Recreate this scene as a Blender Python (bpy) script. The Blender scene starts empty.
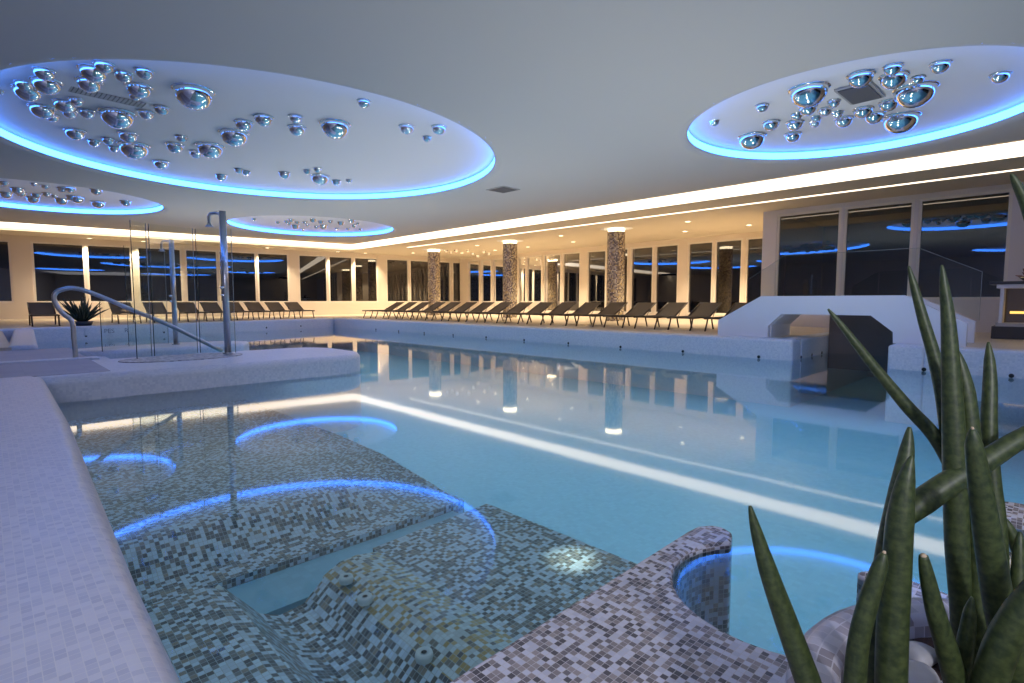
import bpy, bmesh, math, random
from mathutils import Vector, Matrix
random.seed(7)
sc = bpy.context.scene
COL = sc.collection

# ------------------------------------------------------------------ camera
F = 535.0; TILT = 0.075; YAW = math.radians(44.5); H = 1.2
cam = bpy.data.cameras.new('camera'); camo = bpy.data.objects.new('camera', cam); COL.objects.link(camo)
camo.location = (0, 0, H); camo.rotation_euler = (math.pi/2 - TILT, 0, -YAW)
cam.sensor_width = 36; cam.lens = F*36/1024; cam.clip_start = 0.02; cam.clip_end = 300
sc.camera = camo
ct, st = math.cos(TILT), math.sin(TILT)
def ray(px, py):
    x = (px-512)/F; y = -(py-341.5)/F
    g = ct+y*st; z = -st+y*ct
    return Vector((g*math.sin(YAW)+x*math.cos(YAW), g*math.cos(YAW)-x*math.sin(YAW), z))
CP = Vector((0, 0, H))
def at_z(px, py, z):
    r = ray(px, py); return CP + r*((z-H)/r.z)
def at_x(px, py, X):
    r = ray(px, py); return CP + r*(X/r.x)
def at_y(px, py, Y):
    r = ray(px, py); return CP + r*(Y/r.y)
def at_d(px, py, d):
    return CP + ray(px, py)*d
def fdepth(p): return (p.x*math.sin(YAW)+p.y*math.cos(YAW))*ct-(p.z-H)*st

# ------------------------------------------------------------------ materials
def new_mat(name):
    m = bpy.data.materials.new(name); m.use_nodes = True
    nt = m.node_tree; nt.nodes.clear()
    out = nt.nodes.new('ShaderNodeOutputMaterial')
    return m, nt, out
def N(nt, t, **kw):
    n = nt.nodes.new(t)
    for k, v in kw.items(): setattr(n, k, v)
    return n
def L(nt, a, b): nt.links.new(a, b)
def principled(name, col, rough=.5, metal=0, spec=.5, noise=0, nscale=8, emis=None, estr=0, bump=0, bscale=40):
    m, nt, out = new_mat(name)
    b = N(nt, 'ShaderNodeBsdfPrincipled'); L(nt, b.outputs[0], out.inputs[0])
    b.inputs['Base Color'].default_value = (*col, 1); b.inputs['Roughness'].default_value = rough
    b.inputs['Metallic'].default_value = metal; b.inputs['Specular IOR Level'].default_value = spec
    if noise or bump:
        tc = N(nt, 'ShaderNodeTexCoord')
    if noise:
        nz = N(nt, 'ShaderNodeTexNoise'); nz.inputs['Scale'].default_value = nscale; nz.inputs['Detail'].default_value = 4
        L(nt, tc.outputs['Object'], nz.inputs['Vector'])
        mx = N(nt, 'ShaderNodeMix', data_type='RGBA')
        mx.inputs[6].default_value = (*[c*(1-noise) for c in col], 1); mx.inputs[7].default_value = (*[min(1, c*(1+noise)) for c in col], 1)
        L(nt, nz.outputs[0], mx.inputs[0]); L(nt, mx.outputs[2], b.inputs['Base Color'])
    if bump:
        nb = N(nt, 'ShaderNodeTexNoise'); nb.inputs['Scale'].default_value = bscale
        L(nt, tc.outputs['Object'], nb.inputs['Vector'])
        bp = N(nt, 'ShaderNodeBump'); bp.inputs['Strength'].default_value = bump; bp.inputs['Distance'].default_value = .01
        L(nt, nb.outputs[0], bp.inputs['Height']); L(nt, bp.outputs[0], b.inputs['Normal'])
    if emis:
        b.inputs['Emission Color'].default_value = (*emis, 1); b.inputs['Emission Strength'].default_value = estr
    return m
def emission(name, col, s):
    m, nt, out = new_mat(name)
    e = N(nt, 'ShaderNodeEmission'); e.inputs[0].default_value = (*col, 1); e.inputs[1].default_value = s
    L(nt, e.outputs[0], out.inputs[0]); return m
def mosaic(name, pitch, stops, grout, rough=.25, gw=.06, pitch_y=None, spec=.5, big=0):
    """small square tiles in UV metres; stops = [(position, colour)...] constant ramp over a random value per tile"""
    m, nt, out = new_mat(name)
    b = N(nt, 'ShaderNodeBsdfPrincipled'); L(nt, b.outputs[0], out.inputs[0])
    b.inputs['Roughness'].default_value = rough; b.inputs['Specular IOR Level'].default_value = spec
    uv = N(nt, 'ShaderNodeUVMap')
    mp = N(nt, 'ShaderNodeVectorMath', operation='MULTIPLY'); mp.inputs[1].default_value = (1/pitch, 1/(pitch_y or pitch), 0)
    L(nt, uv.outputs[0], mp.inputs[0])
    fl = N(nt, 'ShaderNodeVectorMath', operation='FLOOR'); L(nt, mp.outputs[0], fl.inputs[0])
    wn = N(nt, 'ShaderNodeTexWhiteNoise', noise_dimensions='2D'); L(nt, fl.outputs[0], wn.inputs['Vector'])
    rp = N(nt, 'ShaderNodeValToRGB'); rp.color_ramp.interpolation = 'CONSTANT'
    el = rp.color_ramp.elements
    el[0].position = stops[0][0]; el[0].color = (*stops[0][1], 1)
    el[1].position = stops[1][0]; el[1].color = (*stops[1][1], 1)
    for p, c in stops[2:]:
        e = el.new(p); e.color = (*c, 1)
    src = wn.outputs['Value']
    if big:
        nz = N(nt, 'ShaderNodeTexNoise', noise_dimensions='2D'); nz.inputs['Scale'].default_value = .22; nz.inputs['Detail'].default_value = 1
        L(nt, fl.outputs[0], nz.inputs['Vector'])
        ma = N(nt, 'ShaderNodeMath', operation='MULTIPLY_ADD'); ma.inputs[1].default_value = big; 
        L(nt, nz.outputs[0], ma.inputs[0]); 
        sb = N(nt, 'ShaderNodeMath', operation='SUBTRACT'); sb.inputs[1].default_value = big*.5
        L(nt, wn.outputs['Value'], sb.inputs[0]); L(nt, sb.outputs[0], ma.inputs[2]); src = ma.outputs[0]
    L(nt, src, rp.inputs[0])
    fr = N(nt, 'ShaderNodeVectorMath', operation='FRACTION'); L(nt, mp.outputs[0], fr.inputs[0])
    sx = N(nt, 'ShaderNodeSeparateXYZ'); L(nt, fr.outputs[0], sx.inputs[0])
    mn = N(nt, 'ShaderNodeMath', operation='MINIMUM'); L(nt, sx.outputs[0], mn.inputs[0]); L(nt, sx.outputs[1], mn.inputs[1])
    lt = N(nt, 'ShaderNodeMath', operation='LESS_THAN'); lt.inputs[1].default_value = gw*2; L(nt, mn.outputs[0], lt.inputs[0])
    mx = N(nt, 'ShaderNodeMix', data_type='RGBA'); L(nt, lt.outputs[0], mx.inputs[0]); L(nt, rp.outputs[0], mx.inputs[6])
    mx.inputs[7].default_value = (*grout, 1); L(nt, mx.outputs[2], b.inputs['Base Color'])
    return m
def glassy(name, tint, minrefl, ior, rough=0.0, bump=None):
    """thin sheet: fresnel mix of a tinted see-through and a mirror reflection"""
    m, nt, out = new_mat(name)
    tr = N(nt, 'ShaderNodeBsdfTransparent'); tr.inputs[0].default_value = (*tint, 1)
    gl = N(nt, 'ShaderNodeBsdfGlossy'); gl.inputs['Roughness'].default_value = rough; gl.inputs['Color'].default_value = (1, 1, 1, 1)
    fr = N(nt, 'ShaderNodeFresnel'); fr.inputs[0].default_value = ior
    mx = N(nt, 'ShaderNodeMixShader')
    ad = N(nt, 'ShaderNodeMath', operation='ADD', use_clamp=True); ad.inputs[1].default_value = minrefl
    L(nt, fr.outputs[0], ad.inputs[0]); L(nt, ad.outputs[0], mx.inputs[0])
    L(nt, tr.outputs[0], mx.inputs[1]); L(nt, gl.outputs[0], mx.inputs[2]); L(nt, mx.outputs[0], out.inputs[0])
    if bump:
        tc = N(nt, 'ShaderNodeTexCoord')
        nz = N(nt, 'ShaderNodeTexNoise'); nz.inputs['Scale'].default_value = bump[0]; nz.inputs['Detail'].default_value = 2
        L(nt, tc.outputs['Object'], nz.inputs['Vector'])
        bp = N(nt, 'ShaderNodeBump'); bp.inputs['Strength'].default_value = bump[1]; bp.inputs['Distance'].default_value = bump[2]
        L(nt, nz.outputs[0], bp.inputs['Height']); L(nt, bp.outputs[0], gl.inputs['Normal']); L(nt, bp.outputs[0], fr.inputs['Normal'])
    return m

LIL = (.62, .62, .72)
M = {}
M['white_mosaic'] = mosaic('white_mosaic', .024, [(0, (.60, .61, .72)), (.3, (.66, .66, .76)), (.6, (.70, .70, .79)), (.85, (.56, .57, .69))], (.74, .73, .78), .3, .045)
M['rim_mosaic'] = mosaic('rim_mosaic', .03, [(0, (.66, .68, .76)), (.3, (.70, .71, .79)), (.6, (.73, .74, .81)), (.85, (.62, .64, .73))], (.68, .69, .76), .35, .05)
MIX = [(0, (.66, .66, .76)), (.28, (.58, .58, .68)), (.42, (.29, .25, .255)), (.58, (.20, .175, .19)), (.74, (.11, .10, .115)), (.90, (.37, .32, .32))]
M['mixed_mosaic'] = mosaic('mixed_mosaic', .0225, MIX, (.62, .58, .60), .18, .045, big=.35)
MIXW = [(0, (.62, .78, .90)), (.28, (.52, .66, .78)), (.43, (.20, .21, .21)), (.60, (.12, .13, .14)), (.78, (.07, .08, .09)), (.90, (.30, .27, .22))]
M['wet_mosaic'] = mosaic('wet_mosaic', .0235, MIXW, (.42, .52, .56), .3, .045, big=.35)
M['gold_mosaic'] = mosaic('gold_mosaic', .0235, [(0, (.60, .72, .76)), (.30, (.50, .60, .64)), (.46, (.19, .19, .17)), (.58, (.42, .32, .13)), (.80, (.50, .40, .20)), (.90, (.12, .12, .12))], (.42, .50, .52), .3, .045, big=.35)
M['column_mosaic'] = mosaic('column_mosaic', .05, [(0, (.45, .38, .28)), (.2, (.24, .2, .17)), (.42, (.12, .10, .10)), (.6, (.62, .54, .40)), (.78, (.33, .27, .24)), (.92, (.5, .38, .16))], (.3, .26, .22), .25, .04)
M['pebble'] = mosaic('pebble_mosaic', .05, [(0, (.5, .48, .5)), (.3, (.34, .33, .36)), (.6, (.62, .6, .62)), (.85, (.26, .26, .3))], (.5, .49, .52), .4, .08)
M['step_tile'] = mosaic('step_tile', .3, [(0, (.40, .38, .46)), (.5, (.43, .41, .48))], (.36, .34, .42), .45, .01)
M['deck_tile'] = mosaic('deck_tile', .6, [(0, (.62, .53, .42)), (.5, (.65, .56, .45))], (.5, .44, .36), .35, .006)
M['pool_floor'] = mosaic('pool_floor_tile', .05, [(0, (.30, .60, .76)), (.5, (.32, .63, .79)), (.8, (.28, .57, .73))], (.30, .58, .73), .5, .05)
M['ceiling'] = principled('ceiling_paint', (.62, .60, .60), .8, spec=.2)
M['soffit'] = principled('soffit_paint', (.72, .66, .56), .8, spec=.2)
M['bay_lit_plaster'] = principled('bay_wall_lit_plaster', (.74, .70, .70), .7, spec=.3)  # wall plaster made greyer, neutral light on the bay put into its colour
M['plaster'] = principled('wall_plaster', (.78, .70, .60), .7, spec=.3)
M['white'] = principled('white_paint', (.80, .80, .84), .55, spec=.3)
M['frame_white'] = principled('window_frame_paint', (.80, .75, .68), .45)
M['disc_panel'] = principled('disc_panel_paint', (.88, .85, .86), .75, spec=.2)
M['chrome'] = principled('mirror_chrome', (.88, .88, .88), .04, 1)
M['steel'] = principled('brushed_steel', (.56, .56, .57), .28, 1)
M['dark_metal'] = principled('dark_bronze_metal', (.045, .032, .026), .4, .3)
M['sling'] = principled('brown_sling_fabric', (.115, .085, .058), .75, noise=.15, nscale=60)
M['vent'] = principled('vent_grey', (.13, .13, .15), .6)
M['vent_light'] = mosaic('perforated_vent', .055, [(0, (.62, .59, .58)), (.5, (.65, .61, .60))], (.10, .09, .09), .6, .11)
M['leaf'] = None
M['stone'] = principled('white_stone', (.52, .52, .57), .6, noise=.3, nscale=14, bump=.3, bscale=30)
M['soil'] = principled('brown_gravel', (.10, .06, .05), .9, noise=.6, nscale=60, bump=1, bscale=80)
M['dark_panel'] = principled('dark_wood_panel', (.19, .155, .15), .3, noise=.15, nscale=3)
M['black'] = principled('black_plastic', (.01, .01, .012), .4)
M['dark_stone'] = principled('dark_stone', (.035, .035, .045), .4)
M['grey_slab'] = principled('grey_slab', (.45, .44, .45), .4)
M['red_leaf'] = principled('dusky_petals', (.22, .10, .09), .6)
M['mirror'] = principled('dark_mirror', (.20, .16, .13), .08, .9)
M['agave'] = principled('dark_green_leaf', (.02, .035, .022), .5)
M['jet'] = principled('jet_fitting', (.62, .72, .75), .3)
M['warm_cove'] = emission('warm_cove_glow', (1.0, .82, .62), 3.3)
M['led'] = emission('warm_led_line', (1.0, .82, .62), 2.8)
M['collar'] = emission('column_collar_glow', (1.0, .80, .50), 9)
M['downlight'] = emission('downlight_lens', (1.0, .80, .50), 6)
M['amber'] = emission('amber_lamp', (1.0, .62, .15), 1.6)
M['blue'] = emission('blue_led_ring', (.22, 1.05, 4.6), 2.2)
M['pool_fill'] = emission('pool_fill_glow', (.95, 1.0, .95), 2.0)
M['water'] = glassy('pool_water_surface', (.74, .88, .95), 0.0, 1.34, .042, (1.1, .10, .005))
M['glass'] = glassy('clear_glass', (.88, .93, .91), .05, 1.3)
M['glass_edge_light'] = principled('pale_glass_edge', (.30, .33, .32), .3)
M['glass_edge'] = principled('green_glass_edge', (.02, .05, .045), .2)
M['window'] = glassy('night_window_glass', (.30, .28, .28), .075, 1.5)
# leaf with banding
m, nt, out = new_mat('snake_plant_leaf')
b = N(nt, 'ShaderNodeBsdfPrincipled'); L(nt, b.outputs[0], out.inputs[0]); b.inputs['Roughness'].default_value = .45
uv = N(nt, 'ShaderNodeUVMap'); wv = N(nt, 'ShaderNodeTexNoise'); mp = N(nt, 'ShaderNodeVectorMath', operation='MULTIPLY')
mp.inputs[1].default_value = (3, 46, 1); L(nt, uv.outputs[0], mp.inputs[0]); L(nt, mp.outputs[0], wv.inputs['Vector'])
wv.inputs['Scale'].default_value = 1.6; wv.inputs['Detail'].default_value = 3
rp = N(nt, 'ShaderNodeValToRGB'); rp.color_ramp.elements[0].position = .36; rp.color_ramp.elements[0].color = (.024, .040, .013, 1)
rp.color_ramp.elements[1].position = .66; rp.color_ramp.elements[1].color = (.066, .090, .028, 1)
L(nt, wv.outputs[0], rp.inputs[0]); L(nt, rp.outputs[0], b.inputs['Base Color']); M['leaf'] = m
M['leaf_tip'] = principled('dry_leaf_tip', (.55, .42, .28), .7)

# ------------------------------------------------------------------ mesh helpers
def box_uv(me):
    uvl = me.uv_layers.new(name='UVMap') if not me.uv_layers else me.uv_layers[0]
    for p in me.polygons:
        n = p.normal; a = max(range(3), key=lambda i: abs(n[i]))
        for li in p.loop_indices:
            v = me.vertices[me.loops[li].vertex_index].co
            uvl.data[li].uv = (v.y, v.z) if a == 0 else (v.x, v.z) if a == 1 else (v.x, v.y)
def link(name, me, mat, parent=None, bevel=0, seg=3, smooth=False, uv=True):
    if mat is not None: me.materials.append(mat)
    if uv and not me.uv_layers: box_uv(me)
    o = bpy.data.objects.new(name, me); COL.objects.link(o)
    if parent is not None: o.parent = parent
    if smooth:
        for p in me.polygons: p.use_smooth = True
    if bevel:
        md = o.modifiers.new('bevel', 'BEVEL'); md.width = bevel; md.segments = seg; md.limit_method = 'ANGLE'; md.angle_limit = .6
        for p in me.polygons: p.use_smooth = True
        wm = o.modifiers.new('wn', 'WEIGHTED_NORMAL'); wm.keep_sharp = True
    return o
class MB:
    def __init__(s): s.v = []; s.f = []
    def box(s, x0, x1, y0, y1, z0, z1):
        n = len(s.v)
        s.v += [(x0, y0, z0), (x1, y0, z0), (x1, y1, z0), (x0, y1, z0), (x0, y0, z1), (x1, y0, z1), (x1, y1, z1), (x0, y1, z1)]
        s.f += [tuple(n+i for i in q) for q in ((0, 3, 2, 1), (4, 5, 6, 7), (0, 1, 5, 4), (1, 2, 6, 5), (2, 3, 7, 6), (3, 0, 4, 7))]
        return s
    def obox(s, p, u, w, l, t, z0, z1):
        """box along direction u from p, length l, thickness t towards w"""
        n = len(s.v); p = Vector(p); u = Vector(u); w = Vector(w)
        for z in (z0, z1):
            for a, c in ((0, 0), (l, 0), (l, t), (0, t)):
                q = p+u*a+w*c; s.v.append((q.x, q.y, z))
        s.f += [tuple(n+i for i in q) for q in ((0, 3, 2, 1), (4, 5, 6, 7), (0, 1, 5, 4), (1, 2, 6, 5), (2, 3, 7, 6), (3, 0, 4, 7))]
        return s
    def prism(s, poly, z0, z1):
        n = len(s.v); k = len(poly)
        s.v += [(x, y, z0) for x, y in poly]+[(x, y, z1) for x, y in poly]
        s.f.append(tuple(n+i for i in reversed(range(k)))); s.f.append(tuple(n+k+i for i in range(k)))
        for i in range(k):
            j = (i+1) % k; s.f.append((n+i, n+j, n+k+j, n+k+i))
        return s
    def extrude(s, poly, axis, a0, a1):
        """poly in the two other axes, swept along axis (0 = x, 1 = y)"""
        n = len(s.v); k = len(poly)
        for a in (a0, a1):
            for p, q in poly: s.v.append((a, p, q) if axis == 0 else (p, a, q))
        s.f.append(tuple(n+i for i in range(k))); s.f.append(tuple(n+k+i for i in reversed(range(k))))
        for i in range(k):
            j = (i+1) % k; s.f.append((n+i, n+k+i, n+k+j, n+j))
        return s
    def tube(s, pts, rad, seg=10, cap=True):
        pts = [Vector(p) for p in pts]; n0 = len(s.v); k = len(pts)
        if not isinstance(rad, (list, tuple)): rad = [rad]*k
        ref = None
        for i in range(k):
            t = (pts[min(i+1, k-1)]-pts[max(i-1, 0)]).normalized()
            if ref is None:
                ref = Vector((0, 0, 1)) if abs(t.z) < .9 else Vector((1, 0, 0))
            a = (ref-t*ref.dot(t)).normalized(); ref = a; c = t.cross(a)
            for j in range(seg):
                an = 2*math.pi*j/seg
                q = pts[i]+(a*math.cos(an)+c*math.sin(an))*rad[i]; s.v.append(tuple(q))
        for i in range(k-1):
            for j in range(seg):
                j2 = (j+1) % seg
                s.f.append((n0+i*seg+j, n0+i*seg+j2, n0+(i+1)*seg+j2, n0+(i+1)*seg+j))
        if cap:
            s.f.append(tuple(n0+j for j in reversed(range(seg)))); s.f.append(tuple(n0+(k-1)*seg+j for j in range(seg)))
        return s
    def lathe(s, prof, c=(0, 0, 0), seg=48, a0=0, a1=2*math.pi):
        n0 = len(s.v); full = abs(a1-a0-2*math.pi) < 1e-6; m = seg if full else seg+1; k = len(prof)
        for i in range(m):
            an = a0+(a1-a0)*i/seg
            for r, z in prof: s.v.append((c[0]+r*math.cos(an), c[1]+r*math.sin(an), c[2]+z))
        for i in range(seg):
            i2 = (i+1) % m
            for j in range(k-1):
                s.f.append((n0+i*k+j, n0+i2*k+j, n0+i2*k+j+1, n0+i*k+j+1))
        return s
    def quad(s, a, b, c, d):
        n = len(s.v); s.v += [tuple(a), tuple(b), tuple(c), tuple(d)]; s.f.append((n, n+1, n+2, n+3)); return s
    def build(s, name, mat, parent=None, bevel=0, seg=3, smooth=False, fix=True):
        me = bpy.data.meshes.new(name); me.from_pydata(s.v, [], s.f)
        bm = bmesh.new(); bm.from_mesh(me)
        bmesh.ops.remove_doubles(bm, verts=bm.verts, dist=1e-5)
        if fix: bmesh.ops.recalc_face_normals(bm, faces=bm.faces)
        bm.to_mesh(me); bm.free(); me.update()
        return link(name, me, mat, parent, bevel, seg, smooth)
def tag(o, label, cat, group=None):
    o['label'] = label; o['category'] = cat
    if group: o['group'] = group
    return o
def struct(o): o['kind'] = 'structure'; return o
def empty(name, loc, rz=0):
    o = bpy.data.objects.new(name, None); COL.objects.link(o); o.location = loc; o.rotation_euler = (0, 0, rz); o.empty_display_size = .1; return o
def thing(name, loc, label, cat, group=None, rz=0): return tag(empty(name, loc, rz), label, cat, group)
def dup(root, loc, rz=None, scale=None, label=None, group=None):
    r = root.copy(); COL.objects.link(r); r.location = loc
    if rz is not None: r.rotation_euler = (0, 0, rz)
    if scale is not None: r.scale = (scale,)*3
    if label: r['label'] = label
    if group: r['group'] = group
    for ch in list(root.children):
        c_ = ch.copy(); COL.objects.link(c_); c_.parent = r
        for g in ch.children:
            d = g.copy(); COL.objects.link(d); d.parent = c_
    return r
def circle(cx, cy, r, n=96): return [(cx+r*math.cos(2*math.pi*i/n), cy+r*math.sin(2*math.pi*i/n)) for i in range(n)]
def plate(name, loops, z, mat, parent=None, flip=False):
    """flat plate with holes"""
    cu = bpy.data.curves.new(name, 'CURVE'); cu.dimensions = '2D'; cu.fill_mode = 'BOTH'
    for lp in loops:
        sp = cu.splines.new('POLY'); sp.points.add(len(lp)-1); sp.use_cyclic_u = True
        for i, (x, y) in enumerate(lp): sp.points[i].co = (x, y, 0, 1)
    to = bpy.data.objects.new('tmp', cu); COL.objects.link(to)
    dg = bpy.context.evaluated_depsgraph_get(); dg.update()
    me = bpy.data.meshes.new_from_object(to.evaluated_get(dg)); bpy.data.objects.remove(to)
    me.materials.clear()
    for v in me.vertices: v.co.z = z
    return link(name, me, mat, parent)

# ------------------------------------------------------------------ levels
ZC = 4.05; ZD = .42; ZN = .355; ZW = .31; ZPF = -.95
PX1 = 11.55                      # right pool wall
def backrim(x): return 20.95+(x-1.0)*.25        # far pool wall (runs slightly skew)
def farwall(x): return 31.95-.1645*x
XR = 22.8; XB = 17.9; YB = 6.75

# ---- pool floor, water
struct(MB().box(.0, 18.2, -6, 25, ZPF-.1, ZPF).build('pool_floor', M['pool_floor']))
wv = MB()
wv.quad((.2, -6, 0), (17.85, -6, 0), (17.85, 25, 0), (.2, 25, 0))
struct(wv.build('pool_water', M['water'], fix=False))

# ---- decks
near = MB().prism([(-9, -12), (.265, -12), (.265, 0), (.30, 2.0), (.40, 5.0), (.44, 8.0), (.36, 8.22), (-9, 8.22)], -1.05, ZN).build('pool_deck', M['white_mosaic'], bevel=.09, seg=5); struct(near)
struct(MB().prism([(PX1+.3, 3.72), (XR+.3, 3.72), (XR+.3, farwall(XR)+.3), (-9, farwall(-9)+.3), (-9, backrim(-9)+.3), (PX1+.3, backrim(PX1)+.3)], -1.05, ZD).build('floor', M['deck_tile']))
struct(MB().box(PX1+.2, XB+.3, -12, 2.03, -1.05, ZD).build('floor', M['deck_tile']))
rim = MB().prism([(PX1, 3.70), (PX1+.55, 3.70), (PX1+.55, backrim(PX1)+.3), (PX1+.2, backrim(PX1)+.3), (PX1, backrim(PX1))], -1.05, ZD+.004).build('trim_1', M['rim_mosaic'], bevel=.06); struct(rim)
rim = MB().box(PX1+.55, XB, 3.70, 4.1, -1.05, ZD+.003).build('trim_2', M['rim_mosaic'], bevel=.05); struct(rim)
rim = MB().prism([(-2, backrim(-2)), (PX1, backrim(PX1)), (PX1+.2, backrim(PX1)+.45), (-2, backrim(-2)+.45)], -1.05, ZD+.002).build('trim_3', M['rim_mosaic'], bevel=.06); struct(rim)
rim = MB().box(PX1-.12, XB, 1.55, 2.08, -1.05, ZD+.006).box(PX1-.12, PX1+.4, -12, 1.56, -1.05, ZD+.004).build('trim_4', M['rim_mosaic'], bevel=.05); struct(rim)
# left steps and curb between the near deck and the back deck
struct(MB().box(-9, 1.10, 8.45, 10.45, -1.05, ZW+.005).build('floor_step', M['step_tile']))
struct(MB().box(-9, 1.24, 10.45, 10.72, -1.05, ZW+.02).build('trim_5', M['rim_mosaic'], bevel=.02))
struct(MB().box(-9, 1.1, 10.72, 13.2, -1.05, ZW+.005).build('floor_step', M['step_tile']))
struct(MB().prism([(.24, 13.2), (.66, 13.2), (1.0, 21.3), (.55, 21.3)], -1.05, ZD-.02).build('trim_6', M['rim_mosaic'], bevel=.07))
struct(MB().box(-9, .3, 13.2, 21.2, -1.05, ZD-.05).build('floor', M['deck_tile']))

# ---- whirlpool walls (rounded right end)
def rounded_slab(x0, x1, y0, y1, r, n=10):
    pts = [(x0, y0)]
    for i in range(n+1):
        a = -math.pi/2+math.pi/2*i/n; pts.append((x1-r+r*math.cos(a), y0+r+r*math.sin(a)))
    for i in range(n+1):
        a = math.pi/2*i/n; pts.append((x1-r+r*math.cos(a), y1-r+r*math.sin(a)))
    pts.append((x0, y1)); return pts
w1 = MB().prism(rounded_slab(.3, 4.75, 8.2, 10.35, .7), -1.05, ZW).build('trim_7', M['rim_mosaic'], bevel=.10, seg=5); struct(w1)
w2 = MB().prism([(1.2, 13.5), (2.1, 13.15), (3.2, 13.1), (4.3, 13.4), (4.6, 13.9), (4.3, 14.5), (3.2, 14.8), (2.0, 14.6), (1.2, 14.2)], -1.05, .22).build('trim_8', M['rim_mosaic'], bevel=.08, seg=4); struct(w2)
w3 = MB().box(1.1, 1.7, 10.2, 13.6, -1.05, .10).build('trim_9', M['rim_mosaic'], bevel=.06, seg=4); struct(w3)
pat = MB().prism([(2.2+.85*math.cos(2*math.pi*i/40), 9.62+.5*math.sin(2*math.pi*i/40)) for i in range(40)], ZW, ZW+.012).build('pebble_inlay', M['pebble'])
tag(pat, 'round pebbled inlay at the foot of the front shower', 'floor inlay')

# ---- submerged benches (mosaic)
prof = [(.30, -.95), (.30, -.14), (.70, -.14), (.78, -.17), (.92, -.36), (1.05, -.44), (1.15, -.44)]
sl_ = thing('underwater_lounger', (0, 0, 0), 'mosaic tiled underwater lounger with dipped seat and gold lit ridge nearest the viewer', 'pool lounger')
MB().extrude([(.30, -.95), (.30, -.13), (.66, -.13), (.74, -.16), (.90, -.36), (1.00, -.41), (1.12, -.40), (1.24, -.30), (1.24, -.95)], 1, 1.27, 2.72).build('dipped_seat', M['wet_mosaic'], sl_)
MB().extrude([(1.24, -.95), (1.24, -.302), (1.34, -.255), (1.44, -.25), (1.58, -.275), (1.58, -.95)], 1, 1.27, 2.74).build('ridge', M['gold_mosaic'], sl_)
MB().extrude([(1.58, -.95), (1.58, -.275), (2.50, -.25), (2.50, -.95)], 1, 1.27, 2.80).build('flat_platform', M['wet_mosaic'], sl_)
fi = thing('underwater_platform', (0, 0, 0), 'wide mosaic underwater platform with sloping face beyond the pale floor band', 'pool platform')
MB().extrude([(3.21, -.95), (3.21, -.37), (3.40, -.36), (3.47, -.33), (3.66, -.20), (3.74, -.185), (5.2, -.22), (8.2, -.22), (8.2, -.95)], 0, .30, 1.93).build('sloping_seat', M['wet_mosaic'], fi)
MB().extrude([(3.21, -.95), (3.21, -.37), (3.45, -.36), (4.4, -.25), (5.2, -.222), (8.2, -.222), (8.2, -.95)], 0, 1.93, 2.62).build('flat_platform', M['wet_mosaic'], fi)
struct(MB().box(.3, 2.5, 2.8, 3.2, -.95, -.42).build('pool_floor', M['pool_floor']))
# jets
for i, (px, py) in enumerate([(346, 577), (365, 597), (424, 653)]):
    p = at_z(px, py, -.24)
    t = MB().lathe([(.0, .0), (.013, .0), (.016, .012), (.034, .014), (.038, .0), (.034, -.02)], seg=24).build('water_jet', M['jet'], sl_, smooth=True)
    t.location = (p.x, p.y, -.248); t['label'] = 'round pale jet fitting'
    MB().lathe([(.0, .013), (.012, .013)], seg=12).build('nozzle', M['black'], t)
for i, (px, py) in enumerate([(222, 605), (250, 628), (230, 640)]):
    p = at_z(px, py, -.24)
    t = MB().lathe([(.0, .006), (.022, .006), (.026, .0), (.024, -.02)], seg=20).build('water_jet', M['jet'], sl_, smooth=True)
    t.location = (p.x, p.y, -.16-.20*max(0, min(1, (p.x-.74)/.16))); t.rotation_euler = (0, .9, 0); t['label'] = 'small pale jet fitting'

# ---- dry mosaic ledge with the round basin
bc = (2.25, .72); br = .43
pl = [(.30, 1.26), (2.50, 1.27), (2.60, 1.262), (2.67, 1.215), (2.685, 1.15), (2.65, 1.095), (2.58, 1.07)]
for i in range(27):
    a = math.radians(50+(338-50)*i/26); pl.append((bc[0]+br*math.cos(a), bc[1]+br*math.sin(a)))
pl += [(2.72, .50), (2.74, .42), (2.70, .2), (2.68, -1.5), (.30, -1.5)]
led = MB().prism(pl, -.95, .03).build('tiled_ledge', M['mixed_mosaic'], bevel=.022, seg=3)
tag(led, 'dry ledge of brown and white mosaic tiles curling round a small basin', 'pool ledge')
po = MB().prism(circle(4.0, .08, .17, 32), -.95, .05).build('tiled_stub', M['mixed_mosaic'], bevel=.02)
tag(po, 'small round mosaic stub in the water behind the snake plant', 'pool ledge')

# black overflow dots along the pool walls
def dot(p, n, lab):
    d = MB().lathe([(0, .012), (.028, .012), (.034, 0)], seg=14).build('overflow_nozzle', M['black'], smooth=False)
    d.location = p; d.rotation_euler = Vector(n).to_track_quat('Z', 'Y').to_euler(); tag(d, lab, 'nozzle', 'overflow nozzles at the waterline')
ords = ['nearest', 'second nearest', 'third nearest', 'fourth nearest', 'fifth nearest', 'sixth nearest', 'seventh nearest', 'eighth nearest', 'ninth nearest', 'tenth nearest']
for i in range(10): dot((PX1-.0, 4.35+i*1.72, .035), (-1, 0, 0), 'black round nozzle on the right pool wall, %s to the bridge' % ords[i])
for i, x in enumerate((12.1, 12.8, 13.5)): dot((x, 3.70, .035), (0, -1, 0), 'black round nozzle in the channel wall under the bridge, ' + ('closest to the pool', 'middle one', 'deepest one')[i])
for i, y in enumerate((1.55, .45)): dot((PX1-.12, y, .035), (-1, 0, 0), ('black round nozzle on the right platform wall beside the bridge', 'black round nozzle on the right platform wall behind the tallest leaves')[i])
for i, x in enumerate((2.2, 4.4, 6.6, 8.2, 9.8)): dot((x, backrim(x), .12), (0, -1, 0), 'black round nozzle on the far pool wall, ' + ('leftmost', 'second from the left', 'middle', 'second from the corner', 'nearest the corner')[i])

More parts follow.
